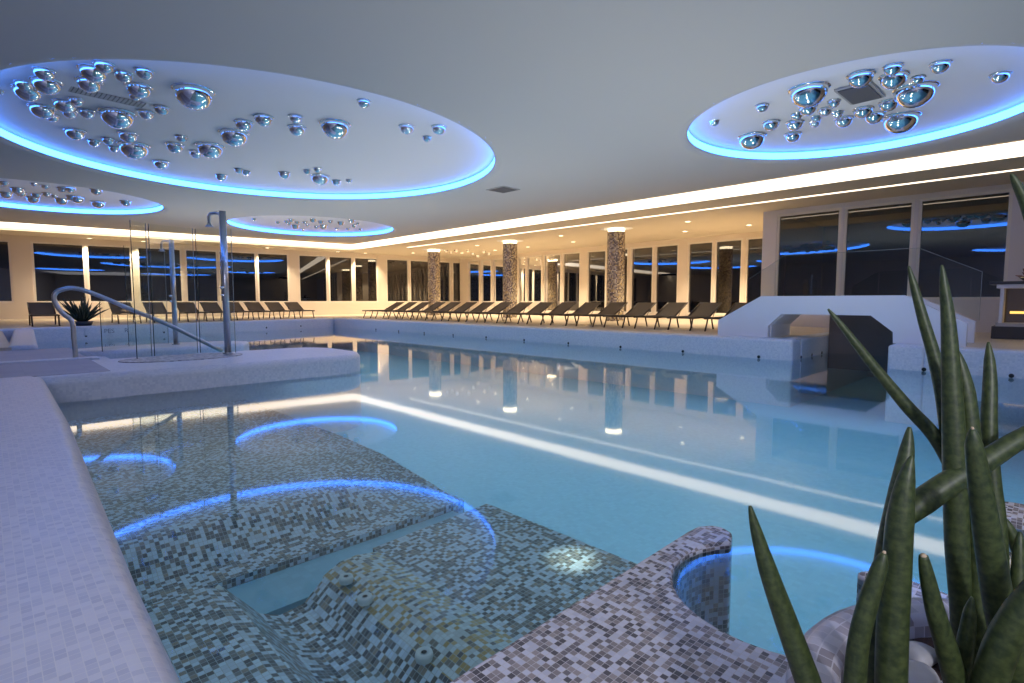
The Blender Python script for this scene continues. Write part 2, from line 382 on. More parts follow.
# ------------------------------------------------------------------ walls and windows
WIN = [0]
def wall_run(name, p0, p1, zb, zt, wins, thick, outward, mat, frame=True):
    p0 = Vector((*p0, 0)); p1 = Vector((*p1, 0)); u = (p1-p0); Ln = u.length; u.normalize(); w = Vector(outward)
    w = (w-u*w.dot(u)).normalized()
    mb = MB(); s0 = 0
    wins = sorted(wins)
    for a, c, z0, z1 in wins:
        if a > s0+.005: mb.obox(p0+u*s0, u, w, a-s0, thick, zb, zt)
        mb.obox(p0+u*a, u, w, c-a, thick, zb, z0); mb.obox(p0+u*a, u, w, c-a, thick, z1, zt)
        s0 = c
    if s0 < Ln: mb.obox(p0+u*s0, u, w, Ln-s0, thick, zb, zt)
    me = mb.build(name, mat, fix=False); struct(me)
    for a, c, z0, z1 in wins:
        WIN[0] += 1
        e = empty('window_%d' % WIN[0], p0+u*((a+c)/2)+Vector((0, 0, z0))); struct(e)
        off = -Vector(e.location)
        fb = MB(); t = .07
        for (q, l, za, zb_) in ((a, t, z0, z1), (c-t, t, z0, z1), (a+t, c-a-2*t, z0, z0+t), (a+t, c-a-2*t, z1-t, z1)):
            fb.obox(p0+u*q+w*.03+Vector((off.x, off.y, 0)), u, w, l, .1, za+off.z, zb_+off.z)
        fb.build('window_frame', M['frame_white'], e, fix=False)
        gb = MB(); A = p0+u*(a+t)+w*.09+off; B = p0+u*(c-t)+w*.09+off
        gb.quad((A.x, A.y, t), (B.x, B.y, t), (B.x, B.y, z1-z0-t), (A.x, A.y, z1-z0-t)).build('pane', M['window'], e, fix=False)
def along(px_list, hit):
    return [hit(a) for a in px_list]
# far wall: parametrised by X -> length along the wall
k = math.hypot(1, .1645)
def far_x(px):
    r = ray(px, 275); return 31.95*r.x/(r.y+.1645*r.x)
FX0 = -9
fw = [(-6.2, -4.6), (-4.4, -2.6), (-1.4, .9)]
fw = [(a, c) for a, c in fw]
for a, c in [(34.5, 84), (89, 131), (139.5, 181), (187, 217), (220.5, 255.5), (259, 288), (300, 326.5), (330, 352), (355.5, 377), (387.5, 408), (411, 429.5), (432, 450), (453.5, 463.5)]:
    fw.append((far_x(a)-.06, far_x(c)+.06))
wall_run('wall_far', (FX0, farwall(FX0)), (XR, farwall(XR)), ZD-.1, ZC, [((a-FX0)*k, (c-FX0)*k, 1.14, 3.82) for a, c in fw], .35, (0, 1, 0), M['plaster'])
def right_y(px): r = ray(px, 275); return XR*r.y/r.x
rw = []
for a, c in [(468.3, 478.6), (481.3, 490.5), (493, 505), (507, 516), (518.5, 525), (527, 541), (544, 560), (563, 579.3), (587.6, 605), (607.5, 621), (623, 627), (631, 652), (655.5, 677.2), (688, 711.6), (715, 740.6), (746, 763)]:
    rw.append((right_y(c)-.04, right_y(a)+.04))
rw.append((7.0, right_y(763)-.2)) if right_y(763)-.2 > 7.4 else None
wall_run('wall_right', (XR, YB), (XR, farwall(XR)), ZD-.1, ZC, [(max(.2, a-YB), c-YB, .62, 3.84) for a, c in rw], .35, (1, 0, 0), M['plaster'])
def bay_y(px): r = ray(px, 250); return XB*r.y/r.x
bw = [(bay_y(1006), bay_y(919)), (bay_y(909.5), bay_y(845)), (bay_y(837.5), bay_y(778))]
bw += [(-3.0, -1.2), (-5.0, -3.2)]
wall_run('wall_bay', (XB, -12), (XB, YB), -1.05, ZC, [(a+12-.06, c+12+.06, 1.24, 3.92) for a, c in bw], .3, (1, 0, 0), M['bay_lit_plaster'])
struct(MB().box(XB+.3, XR+.3, YB-.3, YB, ZD-.1, ZC).build('wall_return', M['plaster']))
struct(MB().box(-9.3, -9, -12, farwall(-9)+.3, -.5, ZC).build('wall_left', M['plaster']))
struct(MB().box(-9.3, XB+.3, -12.3, -12, -.5, ZC).build('wall_back', M['plaster']))

# ------------------------------------------------------------------ ceiling
CX1, CX2 = 13.2, 14.72
def ciny(x): return 26.9-.2*x
def couty(x): return 29.75-.13*x
discs = [(4.35, 11.27, 4.43), (1.3, 20.2, 2.85), (9.35, 20.55, 3.0), (10.0, 2.47, 2.46), (-4.5, 1.0, 2.6), (3.0, -5.5, 3.2)]  # last two are added out of view to throw bluish light on the near side
LIP = .16
main = [(-9, -12), (CX1, -12), (CX1, ciny(CX1)), (-9, ciny(-9))]
struct(plate('ceiling', [main]+[circle(x, y, r+LIP) for x, y, r in discs], ZC, M['ceiling']))
sof = [(CX2, -12), (XR+.3, -12), (XR+.3, farwall(XR)+.3), (-9, farwall(-9)+.3), (-9, couty(-9)), (CX2, couty(CX2))]
LEDX = 16.12
struct(plate('ceiling', [sof], ZC-.002, M['soffit']))
ZP = ZC+.25                       # roof of the light pocket, hidden lamps sit behind the soffit edge
EX1, EX2 = 14.5, 16.3
def ey1(x): return couty(x)-.55
def ey2(x): return couty(x)+1.6
cv = MB()
cv.quad((EX1, -12, ZP), (EX2, -12, ZP), (EX2, ey2(EX2), ZP), (EX1, ey1(EX1), ZP))
cv.quad((EX1, ey1(EX1), ZP), (EX2, ey2(EX2), ZP), (-9, ey2(-9), ZP), (-9, ey1(-9), ZP))
o = cv.build('cove_light', M['warm_cove'], fix=False); tag(o, 'broad warm white light cove turning the corner of the main ceiling', 'cove light')
sw = MB()
sw.quad((CX1, -12, ZP), (EX1, -12, ZP), (EX1, ey1(EX1), ZP), (CX1, ciny(CX1), ZP))
sw.quad((CX1, ciny(CX1), ZP), (EX1, ey1(EX1), ZP), (-9, ey1(-9), ZP), (-9, ciny(-9), ZP))
for (a, c) in (((CX1, -12), (CX1, ciny(CX1))), ((CX1, ciny(CX1)), (-9, ciny(-9))), ((EX2, -12), (EX2, ey2(EX2))), ((EX2, ey2(EX2)), (-9, ey2(-9)))):
    sw.quad((*a, ZC-.001), (*c, ZC-.001), (*c, ZP), (*a, ZP))
struct(sw.build('trim_10', M['soffit'], fix=False))
o = MB().box(LEDX-.06, LEDX+.06, -12, 24.3, ZC-.014, ZC-.002).build('ceiling_light_strip', M['led']); tag(o, 'thin straight warm light line in the soffit above the loungers', 'light strip')

dlabels = ['large round recessed ceiling disc ringed with blue light at upper left', 'round blue ringed ceiling disc far left above the plant', 'far round blue ringed ceiling disc above the showers', 'round blue ringed ceiling disc at upper right with a square vent', 'unseen blue ringed ceiling disc added for light behind the viewer over the white deck', 'unseen blue ringed ceiling disc added for light behind the viewer over the near pool']
DP = .21
for (x, y, r), lab in zip(discs, dlabels):
    t = thing('ceiling_disc', (x, y, ZC), lab, 'ceiling disc')
    MB().lathe([(r+.3, DP+.001), (r-.5, DP+.03), (r*.6, DP+.06), (0.001, DP+.07)], seg=96).build('recessed_panel', M['disc_panel'], t, smooth=True)
    MB().lathe([(r+.02, .06), (r+.02, .19)], seg=128).build('light_ring', M['blue'], t, smooth=True)
    MB().lathe([(r+LIP, 0), (r+LIP*.55, .008), (r+.025, .035), (r+.015, .05)], seg=128).build('rounded_lip', M['ceiling'], t, smooth=True)

# ---- chrome domes
dome = thing('ceiling_dome', (0, 0, -50), 'x', 'ceiling dome')
prof = [(1.0, .12), (1.0, 0)]+[(math.cos(a), -math.sin(a)) for a in [math.pi/2*i/14 for i in range(1, 14)]]+[(.001, -1)]
MB().lathe(prof, seg=36).build('dome_shell', M['chrome'], dome, smooth=True)
MB().lathe([(1.0, -.02), (1.10, .0), (1.12, .05), (1.06, .1)], seg=36).build('flange', M['chrome'], dome, smooth=True)
simple = MB().lathe([(1.08, .06), (1.06, 0), (1.0, -.03)]+[(math.cos(a), -math.sin(a)) for a in [math.pi/2*i/8 for i in range(1, 8)]]+[(.001, -1)], seg=20).build('ceiling_dome', M['chrome'], smooth=True)
simple.location = (0, 0, -50); tag(simple, 'x', 'ceiling dome')
B1 = [(0, 91.5, 7), (43.9, 73.5, 19), (23.5, 85, 15), (27.4, 93, 25), (46.5, 85.5, 25), (103.8, 66.5, 18), (93, 73.5, 25), (89, 84.5, 22), (42, 111, 22), (52, 117.5, 12), (65, 106, 20), (69.5, 113.5, 13), (76.5, 101.5, 13), (87, 113.5, 14), (117, 118.5, 31), (75, 134, 18), (123.3, 76, 17), (144.3, 73, 17), (138.5, 90, 23), (135, 96.5, 11), (193.5, 97, 37), (146, 114.5, 14), (161.4, 110, 14), (128, 137, 17), (133.8, 150.5, 27), (113.8, 149, 9), (108, 141, 11), (94, 143, 11), (174.7, 147.5, 16), (181.4, 138.4, 11), (210, 150.5, 25), (195.7, 154, 12), (234, 137.7, 27), (243.7, 125, 17), (263.4, 120, 18), (161, 164.5, 14), (221.3, 177.5, 11), (238.6, 170.7, 8), (246.2, 173, 8), (295.8, 118.7, 13), (297, 130, 17), (335, 129, 29), (363.9, 103, 13), (406.8, 128.8, 15), (439, 129.3, 15), (427, 138.5, 9), (284.4, 175, 11), (307, 171.5, 7), (317.7, 170, 8), (320, 179.6, 18), (336.4, 182.6, 9), (349, 181, 6)]
B4 = [(762.3, 107.5, 12), (771, 125, 16), (752, 141, 26), (793, 137, 15), (795, 125, 16), (797, 116, 11), (809, 95, 36), (808, 109.5, 17), (815, 123.5, 10), (816.5, 118.5, 10), (825, 111.5, 13), (834, 103, 12), (837.5, 114, 11), (844, 121.5, 17), (863.5, 112, 18), (874.5, 117.5, 18), (861, 79, 24), (714.5, 122.5, 10), (893, 69, 17), (894, 80, 25), (918, 79.5, 12), (915.5, 95, 37), (889, 105, 18), (901, 122.8, 32), (940.6, 66.5, 18), (1000.5, 77, 17)]
B2 = [(4, 183.6, 8), (17.4, 190.8, 11), (6, 195.3, 11), (21, 194, 9), (33, 200, 11), (36, 195.8, 8), (34, 184.6, 6), (45, 187, 7), (46.5, 194.6, 8), (54, 196.6, 6), (61.5, 201.6, 11), (70, 190.8, 15), (62, 189.6, 9), (77, 200.7, 18), (71, 198, 9), (96.3, 191.6, 11), (98, 204.6, 12), (125.4, 203.2, 10)]
B3 = [(254, 219.5, 4), (277.7, 222.6, 4), (286.5, 222, 5), (291, 220.5, 6), (289, 223.5, 5), (295.3, 227, 8), (297, 222.6, 5), (303, 230, 4), (305, 222.6, 5), (307.6, 225.2, 5), (313, 220.5, 7), (316.4, 227, 5), (323.4, 227, 8), (320.8, 222.2, 6), (330.4, 221.7, 5), (336.6, 229, 4), (341, 223.5, 7), (348, 229, 4), (351.5, 221.2, 7), (354, 226, 5), (357.7, 224, 4), (360, 229.6, 4)]
B5 = [(428, 252, 4), (431, 255, 4), (446, 251, 4), (451, 252.5, 4), (456, 251, 5), (468, 251, 4), (473, 254, 4), (478, 256.5, 5), (484, 252, 4), (489, 254, 4)]
def ordn(i):
    w = ['leftmost', 'second', 'third', 'fourth', 'fifth', 'sixth', 'seventh', 'eighth', 'ninth', 'tenth', 'eleventh', 'twelfth', 'thirteenth', 'fourteenth', 'fifteenth', 'sixteenth', 'seventeenth', 'eighteenth', 'nineteenth', 'twentieth', 'twenty-first', 'twenty-second', 'twenty-third', 'twenty-fourth']
    return w[i]
def domes(lst, where, di, zoff, group):
    cls = lambda w: 0 if w >= 27 else 1 if w >= 20 else 2 if w >= 14 else 3 if w >= 9.5 else 4
    names = ['very large', 'large', 'medium', 'small', 'tiny']
    if di in (1, 2, 9): cls = lambda w: (1 if w >= 14 else 2 if w >= 10.5 else 3) if di == 1 else (2 if w >= 7 else 3 if w >= 5 else 4)
    byc = {}; done = []
    for b_ in sorted(lst): byc.setdefault(cls(b_[2]), []).append(b_)
    for c_, items in byc.items():
        for i, (px, py, w) in enumerate(items):
            if di < 9:
                dx, dy, dr = discs[di]
                def zpan(p): 
                    q = min(1, math.hypot(p.x-dx, p.y-dy)/dr); return ZC+DP+.065-.045*q*q
            else: zpan = lambda p: ZC
            z = ZC+(.30 if di < 9 else 0)
            for _ in range(4):
                p = at_z(px, py, z); d = fdepth(p); r = w/2*d/F
                e = math.asin(min(.95, (p.z-H)/(p-CP).length))
                p = at_z(px, py-(w/2)*(1-math.sin(e))/2, z); z = zpan(p)-.0
            d = fdepth(p); r = w/2*d/F*.95
            if di < 9:
                v = Vector((p.x-dx, p.y-dy)); mx = dr-r*1.12-.02
                if v.length > mx: v = v*(mx/v.length); p.x = dx+v.x; p.y = dy+v.y
            base = dome if w >= 12 else simple
            n = len(items); nm = names[c_]
            od = 'the only %s one' % nm if n == 1 else 'leftmost %s one' % nm if i == 0 else 'rightmost %s one' % nm if i == n-1 else '%s %s one from left' % (ordn(i), nm)
            for (q, rq) in done:
                dd = math.hypot(p.x-q[0], p.y-q[1])
                if dd < r+rq: r = max(r*.7, min(r, dd-rq))
            done.append(((p.x, p.y), r))
            dup(base, (p.x, p.y, z-.01), 0, r, '%s chrome dome on %s, %s' % (nm, where, od), group)
domes(B1, 'the upper left disc', 0, 0, 'chrome domes on the large left disc')
domes(B4, 'the upper right disc', 3, 0, 'chrome domes on the right disc')
domes(B2, 'the far left disc', 1, 0, 'chrome domes on the far left disc')
domes(B3, 'the disc above the showers', 2, 0, 'chrome domes on the far disc')
domes(B5, 'the soffit by the farthest column', 9, 0, 'chrome domes near the far column')
for ch in list(dome.children): bpy.data.objects.remove(ch)
bpy.data.objects.remove(dome); bpy.data.objects.remove(simple)

# ---- vents
def flat_on(name, pts, z, mat, label, th=.02):
    P = [at_z(x, y, z) for x, y in pts]
    return tag(MB().prism([(p.x, p.y) for p in P], z-th, z+.005).build(name, mat), label, 'vent')
v = thing('ceiling_vent', (9.5, 2.24, 4.305), 'square dark vent in the upper right ceiling disc', 'vent', rz=-.03)
MB().box(-.37, .37, -.19, .19, -.03, .0).build('vent_face', M['vent'], v)
MB().box(-.41, .41, -.23, .23, -.015, .01).build('vent_frame', M['grey_slab'], v)
p0 = at_z(70, 88, 4.31); p1 = at_z(144, 105, 4.31); u = (p1-p0); ln = u.length; an = math.atan2(u.y, u.x); cm = (p0+p1)/2
v = thing('ceiling_vent', (cm.x, cm.y, 4.305), 'long perforated vent strip in the large upper left ceiling disc', 'vent', rz=an)
MB().box(-ln/2, ln/2, -.13, .13, -.012, .0).build('vent_face', M['vent_light'], v)
c0 = at_z(503, 189.5, ZC)
v = thing('ceiling_vent', (c0.x, c0.y, ZC), 'small dark slot vent in the main ceiling right of the large disc', 'vent', rz=0)
vf = MB().box(-.30, .30, -.32, .32, -.014, .0).build('vent_frame', M['grey_slab'], v)
sl = MB()
for i in range(8): sl.box(-.26, .26, -.28+i*.07, -.28+i*.07+.05, -.02, -.012)
sl.build('slat', M['vent'], v)

# ---- downlights
dls = [(361.7, 253.4), (413, 252.8), (477, 245.2), (461.8, 252.8), (495, 250), (528, 246.7), (561, 235.5), (573, 241.7), (687.8, 221.3), (685, 231), (749, 224.8), (263, 248.5), (335, 251.9), (88, 239), (138.7, 242.8)]
dlab = ['above the far wall where the cove turns', 'left of the farthest column', 'between the two far columns, front one', 'beside the farthest column, back row', 'between the far columns near the windows', 'right of the middle column near the windows', 'between the middle and nearest columns, front row', 'between the middle and nearest columns, back row', 'right of the nearest column, front row', 'right of the nearest column, back row', 'beside the projecting bay wall', 'above the far wall behind the showers', 'above the far wall windows left of the cove corner', 'above the far left windows', 'above the far wall seen over the glass screen']
first = None
spot = bpy.data.lights.new('spot_lamp', 'SPOT'); spot.energy = 560; spot.color = (1, .78, .50); spot.spot_size = math.radians(120); spot.spot_blend = .6; spot.shadow_soft_size = .08
for (px, py), lab in zip(dls, dlab):
    p = at_z(px, py, ZC)
    p.y = min(p.y, farwall(p.x)-.45)
    if abs(p.x-LEDX) < .12 and p.y < 24.3: p.x = LEDX+.2
    if first is None:
        first = thing('downlight', (p.x, p.y, ZC-.003), '', 'downlight')
        MB().lathe([(.085, -.012), (.13, -.016), (.14, 0)], seg=24).build('trim_ring', M['white'], first, smooth=True)
        MB().lathe([(.001, -.012), (.088, -.012)], seg=24).build('lens', M['downlight'], first)
        lo = bpy.data.objects.new('spot_lamp', spot); COL.objects.link(lo); lo.parent = first; lo.location = (0, 0, -.06)
        t = first
    else: t = dup(first, (p.x, p.y, ZC-.003))
    t['label'] = 'glowing round ceiling downlight '+lab; t['group'] = 'downlights in the soffit'

# ---- columns
for i, (y, lab) in enumerate([(24.4, 'farthest mosaic clad column, left of three by the loungers'), (18.35, 'middle mosaic clad column of three by the loungers'), (12.35, 'nearest mosaic clad column, right of three by the loungers')]):
    t = thing('column', (17.9, y, ZD), lab, 'column', 'mosaic columns'); hgt = ZC-ZD; r = .345
    me = bpy.data.meshes.new('shaft'); vs = []; fs = []; n = 40
    for q in range(n+1):
        a = 2*math.pi*q/n
        vs += [(r*math.cos(a), r*math.sin(a), 0), (r*math.cos(a), r*math.sin(a), hgt-.13)]
    for q in range(n): fs.append((2*q, 2*q+2, 2*q+3, 2*q+1))
    me.from_pydata(vs, [], fs); uvl = me.uv_layers.new(name='UVMap')
    for p in me.polygons:
        q = p.index
        for li, (uu, vv) in zip(p.loop_indices, ((q, 0), (q+1, 0), (q+1, 1), (q, 1))): uvl.data[li].uv = (uu*2*math.pi*r/n, vv*(hgt-.13))
    link('shaft', me, M['column_mosaic'], t, smooth=True)
    MB().lathe([(r-.04, hgt-.13), (r-.03, hgt-.13), (r-.03, hgt-.005)], seg=40).build('light_collar', M['collar'], t, smooth=True)
    MB().lathe([(.001, hgt-.002), (r+.28, hgt-.006), (r+.3, hgt)], seg=40).build('cap_plate', M['white'], t, smooth=True)

# ------------------------------------------------------------------ sun loungers
def make_lounger():
    t = empty('sun_lounger', (0, 0, 0)); W = .64
    f = MB()
    for y in (0, W):
        f.tube([(0.02, y, .335), (1.22, y, .345)], .026, 8)
        f.tube([(1.18, y, .345), (1.92, y, .735)], .02, 8)
    for x, z in ((.03, .335), (.62, .33), (1.2, .335), (1.91, .73)): f.tube([(x, 0, z), (x, W, z)], .016, 8)
    f.build('frame', M['dark_metal'], t, smooth=True)
    s = MB(); n = 8
    for i in range(n):
        x0, x1 = .03+1.17*i/n, .03+1.17*(i+1)/n
        z0, z1 = .352-.018*math.sin(math.pi*i/n), .352-.018*math.sin(math.pi*(i+1)/n)
        s.quad((x0, .012, z0), (x1, .012, z1), (x1, W-.012, z1), (x0, W-.012, z0))
    o = s.build('seat_sling', M['sling'], t, fix=False); md = o.modifiers.new('s', 'SOLIDIFY'); md.thickness = .012
    s = MB()
    for i in range(n):
        a, c = i/n, (i+1)/n
        def q(v): 
            d = .02*math.sin(math.pi*v); return (1.2+.71*v+d*.5, .36+.385*v-d)
        s.quad((q(a)[0], .012, q(a)[1]), (q(c)[0], .012, q(c)[1]), (q(c)[0], W-.012, q(c)[1]), (q(a)[0], W-.012, q(a)[1]))
    o = s.build('backrest_sling', M['sling'], t, fix=False); md = o.modifiers.new('s', 'SOLIDIFY'); md.thickness = .012
    for x, dx in ((.20, -.14), (1.30, .12)):
        for y in (.0, W): MB().tube([(x, y, .335), (x+dx*.3, y, .2), (x+dx, y, .0)], .022, 8).build('leg', M['dark_metal'], t, smooth=True)
    MB().tube([(1.55, .02, .50), (1.40, .02, .30), (1.40, W-.02, .30), (1.55, W-.02, .50)], .012, 8).build('back_prop', M['dark_metal'], t, smooth=True)
    return t
lg = make_lounger(); tag(lg, '', 'sun lounger')
ordl = ['first', 'second', 'third', 'fourth', 'fifth', 'sixth', 'seventh', 'eighth', 'ninth', 'tenth', 'eleventh', 'twelfth', 'thirteenth', 'fourteenth', 'fifteenth', 'sixteenth', 'seventeenth', 'eighteenth']
used = False
for i in range(17):
    y = 5.75+i*1.035
    x = 13.25-.6*(i/16)**1.0
    rz = 0
    o = lg if not used else dup(lg, (x, y, ZD))
    o.location = (x, y, ZD); used = True
    o['label'] = 'brown sun lounger in the long right row, '+('nearest one, half hidden by the bridge' if i == 0 else 'farthest one' if i == 16 else ordl[i]+' counting from the bridge'); o['group'] = 'loungers in the long right row'
lx = [1.65, 3.9, 5.0, 6.15, 7.1, 8.05, 9.0, 10.0, 11.0]
for i, x in enumerate(lx):
    o = dup(lg, (x, backrim(x)+.95+.25*0, ZD), math.pi/2)
    o['label'] = 'brown sun lounger along the far left wall, '+('alone left of the potted plant' if i == 0 else 'rightmost, beside the pool corner' if i == len(lx)-1 else ordl[i-1]+' right of the potted plant'); o['group'] = 'loungers along the far wall'

# ------------------------------------------------------------------ bridge
br_ = thing('footbridge', (12.0, 3.2, ZD), 'white arched footbridge with glass balustrade over the pool channel', 'bridge')
def yz(l): return [(y-3.2, z-ZD) for y, z in l]
par = yz([(5.45, ZD), (5.45, .77), (4.52, 1.31), (1.98, 1.31), (1.07, .82), (1.07, ZD), (2.11, ZD), (2.12, .63), (2.48, .93), (4.09, .93), (4.35, .67), (4.35, ZD)])
MB().extrude(par, 0, 0, .14).build('parapet', M['white'], br_, fix=True)
MB().extrude(par, 0, 1.25, 1.39).build('parapet', M['white'], br_, fix=True)
dk = yz([(5.3, ZD), (5.3, .50), (4.5, 1.05), (2.0, 1.05), (1.2, .50), (1.2, ZD), (2.13, ZD), (2.14, .64), (2.50, .94), (4.07, .94), (4.33, .68), (4.33, ZD)])
MB().extrude(dk, 0, .14, 1.25).build('walkway', M['white'], br_, fix=True)
def sheet(name, pts, mat, parent, x): 
    mb = MB(); n = len(mb.v); mb.v += [(x, a, c_) for a, c_ in pts]; mb.f.append(tuple(range(len(pts)))); return mb.build(name, mat, parent, fix=False)
sheet('glass_panel', yz([(5.3, .86), (4.52, 1.32), (4.5, 2.26), (5.3, 1.75)]), M['glass'], br_, 1.32)
sheet('glass_panel', yz([(4.48, 1.32), (2.0, 1.32), (2.0, 2.26), (4.48, 2.26)]), M['glass'], br_, 1.32)
sheet('glass_panel', yz([(1.98, 1.32), (1.02, .84), (1.02, 1.75), (1.98, 2.26)]), M['glass'], br_, 1.32)
MB().tube([(1.32, a, c_) for a, c_ in yz([(5.3, 1.75), (4.5, 2.26), (2.0, 2.26), (1.02, 1.75), (1.02, .84)])], .004, 6).build('glass_rim', M['glass_edge_light'], br_, smooth=True)
# dark hatch closing the channel
hy0, hy1 = 2.08, at_x(829, 330, 17.8).y
o = MB().box(13.95, 14.07, 2.09, 3.69, -.35, 1.0).build('swim_hatch', M['dark_panel']); tag(o, 'dark brown hatch panel closing the channel under the bridge', 'hatch')

# ------------------------------------------------------------------ console at the right edge
cb = at_z(990.5, 338.6, ZD)
cn = thing('console_counter', (cb.x, cb.y, ZD), 'tall console with dark top and black plinth at the right edge', 'console')
sc_ = 1
MB().box(0, .85, -2.6, 0, 0, .26).build('plinth', M['dark_stone'], cn, bevel=.01)
MB().box(.02, .83, -2.58, -.06, .26, .33).build('plinth_slab', M['grey_slab'], cn)
MB().box(.60, .64, -2.5, -.16, .33, 1.05).build('back_panel', M['mirror'], cn)
MB().box(.05, .6, -.16, -.10, .33, 1.05).build('side_post', M['white'], cn)
MB().box(.02, .83, -2.58, -.04, 1.05, 1.13).build('under_slab', M['white'], cn)
MB().box(-.03, .88, -2.65, .08, 1.13, 1.19).build('dark_top', M['dark_stone'], cn, bevel=.008)
MB().box(.42, .58, -.62, -.25, .52, .57).build('amber_light_bar', M['amber'], cn)
fl_ = thing('flower_arrangement', (cb.x+.4, cb.y-.52, ZD+1.19), 'low bowl of dusky flowers on the dark console top', 'flowers')
MB().lathe([(.001, 0), (.08, .0), (.16, .07), (.17, .09), (.15, .085)], seg=20).build('bowl', M['chrome'], fl_, smooth=True)
ps = MB(); rr = random.Random(3)
for i in range(26):
    a = rr.uniform(0, 6.28); e = rr.uniform(.25, 1.3); l = rr.uniform(.14, .26)
    d = Vector((math.cos(a)*math.cos(e), math.sin(a)*math.cos(e), math.sin(e)))
    ps.tube([Vector((0, 0, .06)), Vector((0, 0, .06))+d*l*.6, Vector((0, 0, .06))+d*l], [.012, .028, .004], 6)
ps.build('petals', M['red_leaf'], fl_, smooth=True)

# ------------------------------------------------------------------ showers, glass, handrail
def shower(loc, lab):
    t = thing('shower_post', loc, lab, 'shower')
    MB().tube([(0, 0, 0), (0, 0, 2.36)], .052, 14).build('post', M['steel'], t, smooth=True)
    MB().tube([(0, 0, 2.30), (-.08, .08, 2.33), (-.14, .14, 2.32), (-.16, .16, 2.28), (-.16, .16, 2.16)], .024, 10).build('arm', M['steel'], t, smooth=True)
    MB().lathe([(.02, .06), (.05, .02), (.075, 0), (.001, 0)], c=(-.16, .16, 2.10), seg=20).build('shower_head', M['steel'], t, smooth=True)
    MB().lathe([(.075, 0), (.09, .02), (.001, .02)], seg=20).build('base_flange', M['steel'], t, smooth=True)
    k_ = MB().tube([(-.02, -.02, 1.10), (-.10, -.10, 1.10)], .022, 10).tube([(-.02, -.02, .98), (-.09, -.09, .98)], .018, 10).build('tap', M['chrome'], t, smooth=True)
    return t
shower((2.87, 9.73, ZW+.012), 'tall steel shower post in front, on the pebbled inlay')
shower((3.05, 14.0, .22), 'steel shower post farther back behind the glass screens')
def glass_flat(pts, z0, z1, lab):
    t = thing('glass_screen', (*pts[0], z0), lab, 'glass screen')
    x, y = pts[1][0]-pts[0][0], pts[1][1]-pts[0][1]; h_ = z1-z0
    MB().quad((0, 0, 0), (x, y, 0), (x, y, h_), (0, 0, h_)).build('pane', M['glass'], t, fix=False)
    for q in ((0, 0), (x, y)): MB().tube([(*q, 0), (*q, h_)], .006, 6).build('glass_edge', M['glass_edge'] if q == (0, 0) else M['glass_edge_light'], t, smooth=True)
glass_flat([(1.62, 9.85), (1.86, 10.10)], ZW+.013, 2.42, 'narrow clear glass panel at the left end of the front shower screen')
glass_flat([(1.90, 10.12), (2.55, 10.26)], ZW+.013, 2.42, 'wide clear glass panel behind the front shower post')
glass_flat([(2.59, 10.25), (3.03, 9.86)], ZW+.013, 2.42, 'clear glass panel right of the front shower post')
glass_flat([(2.2, 14.2), (3.0, 14.45)], .22, 2.4, 'clear glass panel behind the farther shower post')
lowg = thing('glass_screen', (1.62, 13.3, .2), 'low clear glass panel beside the steps and handrail', 'glass screen')
MB().quad((0, 0, 0), (.7, .9, 0), (.7, .9, 1.0), (0, 0, 1.0)).build('pane', M['glass'], lowg, fix=False)
MB().tube([(0, 0, 0), (0, 0, 1.0)], .007, 6).build('glass_edge', M['glass_edge'], lowg)
hp = [(75.5, 357), (75, 348), (74, 338), (73, 325), (70, 319), (63.5, 314), (57, 306), (54, 298), (55.5, 293), (61, 290), (72, 288), (86, 291), (108, 299.5), (130, 309), (170, 325.5), (222, 351)]
hr = [at_y(x, y, 10.7) for x, y in hp]
hr[0].z = ZW
def smooth_path(p, n=4):
    o = []
    for i in range(len(p)-1):
        a, b_, c_, d = p[max(i-1, 0)], p[i], p[i+1], p[min(i+2, len(p)-1)]
        for j in range(n):
            t = j/n
            o.append(.5*((2*b_)+(-a+c_)*t+(2*a-5*b_+4*c_-d)*t*t+(-a+3*b_-3*c_+d)*t**3))
    return o+[p[-1]]
hroot = thing('handrail', hr[0], 'curved steel handrail looping down into the whirlpool', 'handrail')
MB().tube([p-hr[0] for p in smooth_path(hr)], .034, 12).build('rail', M['steel'], hroot, smooth=True)
MB().lathe([(.075, 0), (.075, .01), (.04, .025)], seg=20).build('base_flange', M['steel'], hroot, smooth=True)

# plaque on far wall of the pool
pq = MB().box(-.85, .85, -.012, 0, -.11, .11).build('wall_plaque', M['rim_mosaic']); pq.location = (3.0, backrim(3.0)-.015, .24); pq.rotation_euler = (0, 0, math.atan(.25))
tag(pq, 'faint lettered plaque on the far pool wall below the potted plant', 'sign')
def text_mesh(txt, size, mat, parent, loc):
    cu = bpy.data.curves.new('lettering', 'FONT'); cu.body = txt; cu.size = size; cu.align_x = 'CENTER'; cu.align_y = 'CENTER'
    to = bpy.data.objects.new('tmp', cu); COL.objects.link(to); dg = bpy.context.evaluated_depsgraph_get(); dg.update()
    me = bpy.data.meshes.new_from_object(to.evaluated_get(dg)); bpy.data.objects.remove(to); me.materials.clear()
    o = link('lettering', me, mat, parent); o.location = loc; o.rotation_euler = (math.pi/2, 0, 0); return o
M['letter'] = principled('grey_letter', (.16, .18, .24), .6)
text_mesh('PES     R', .2, M['letter'], pq, (0, -.016, 0))

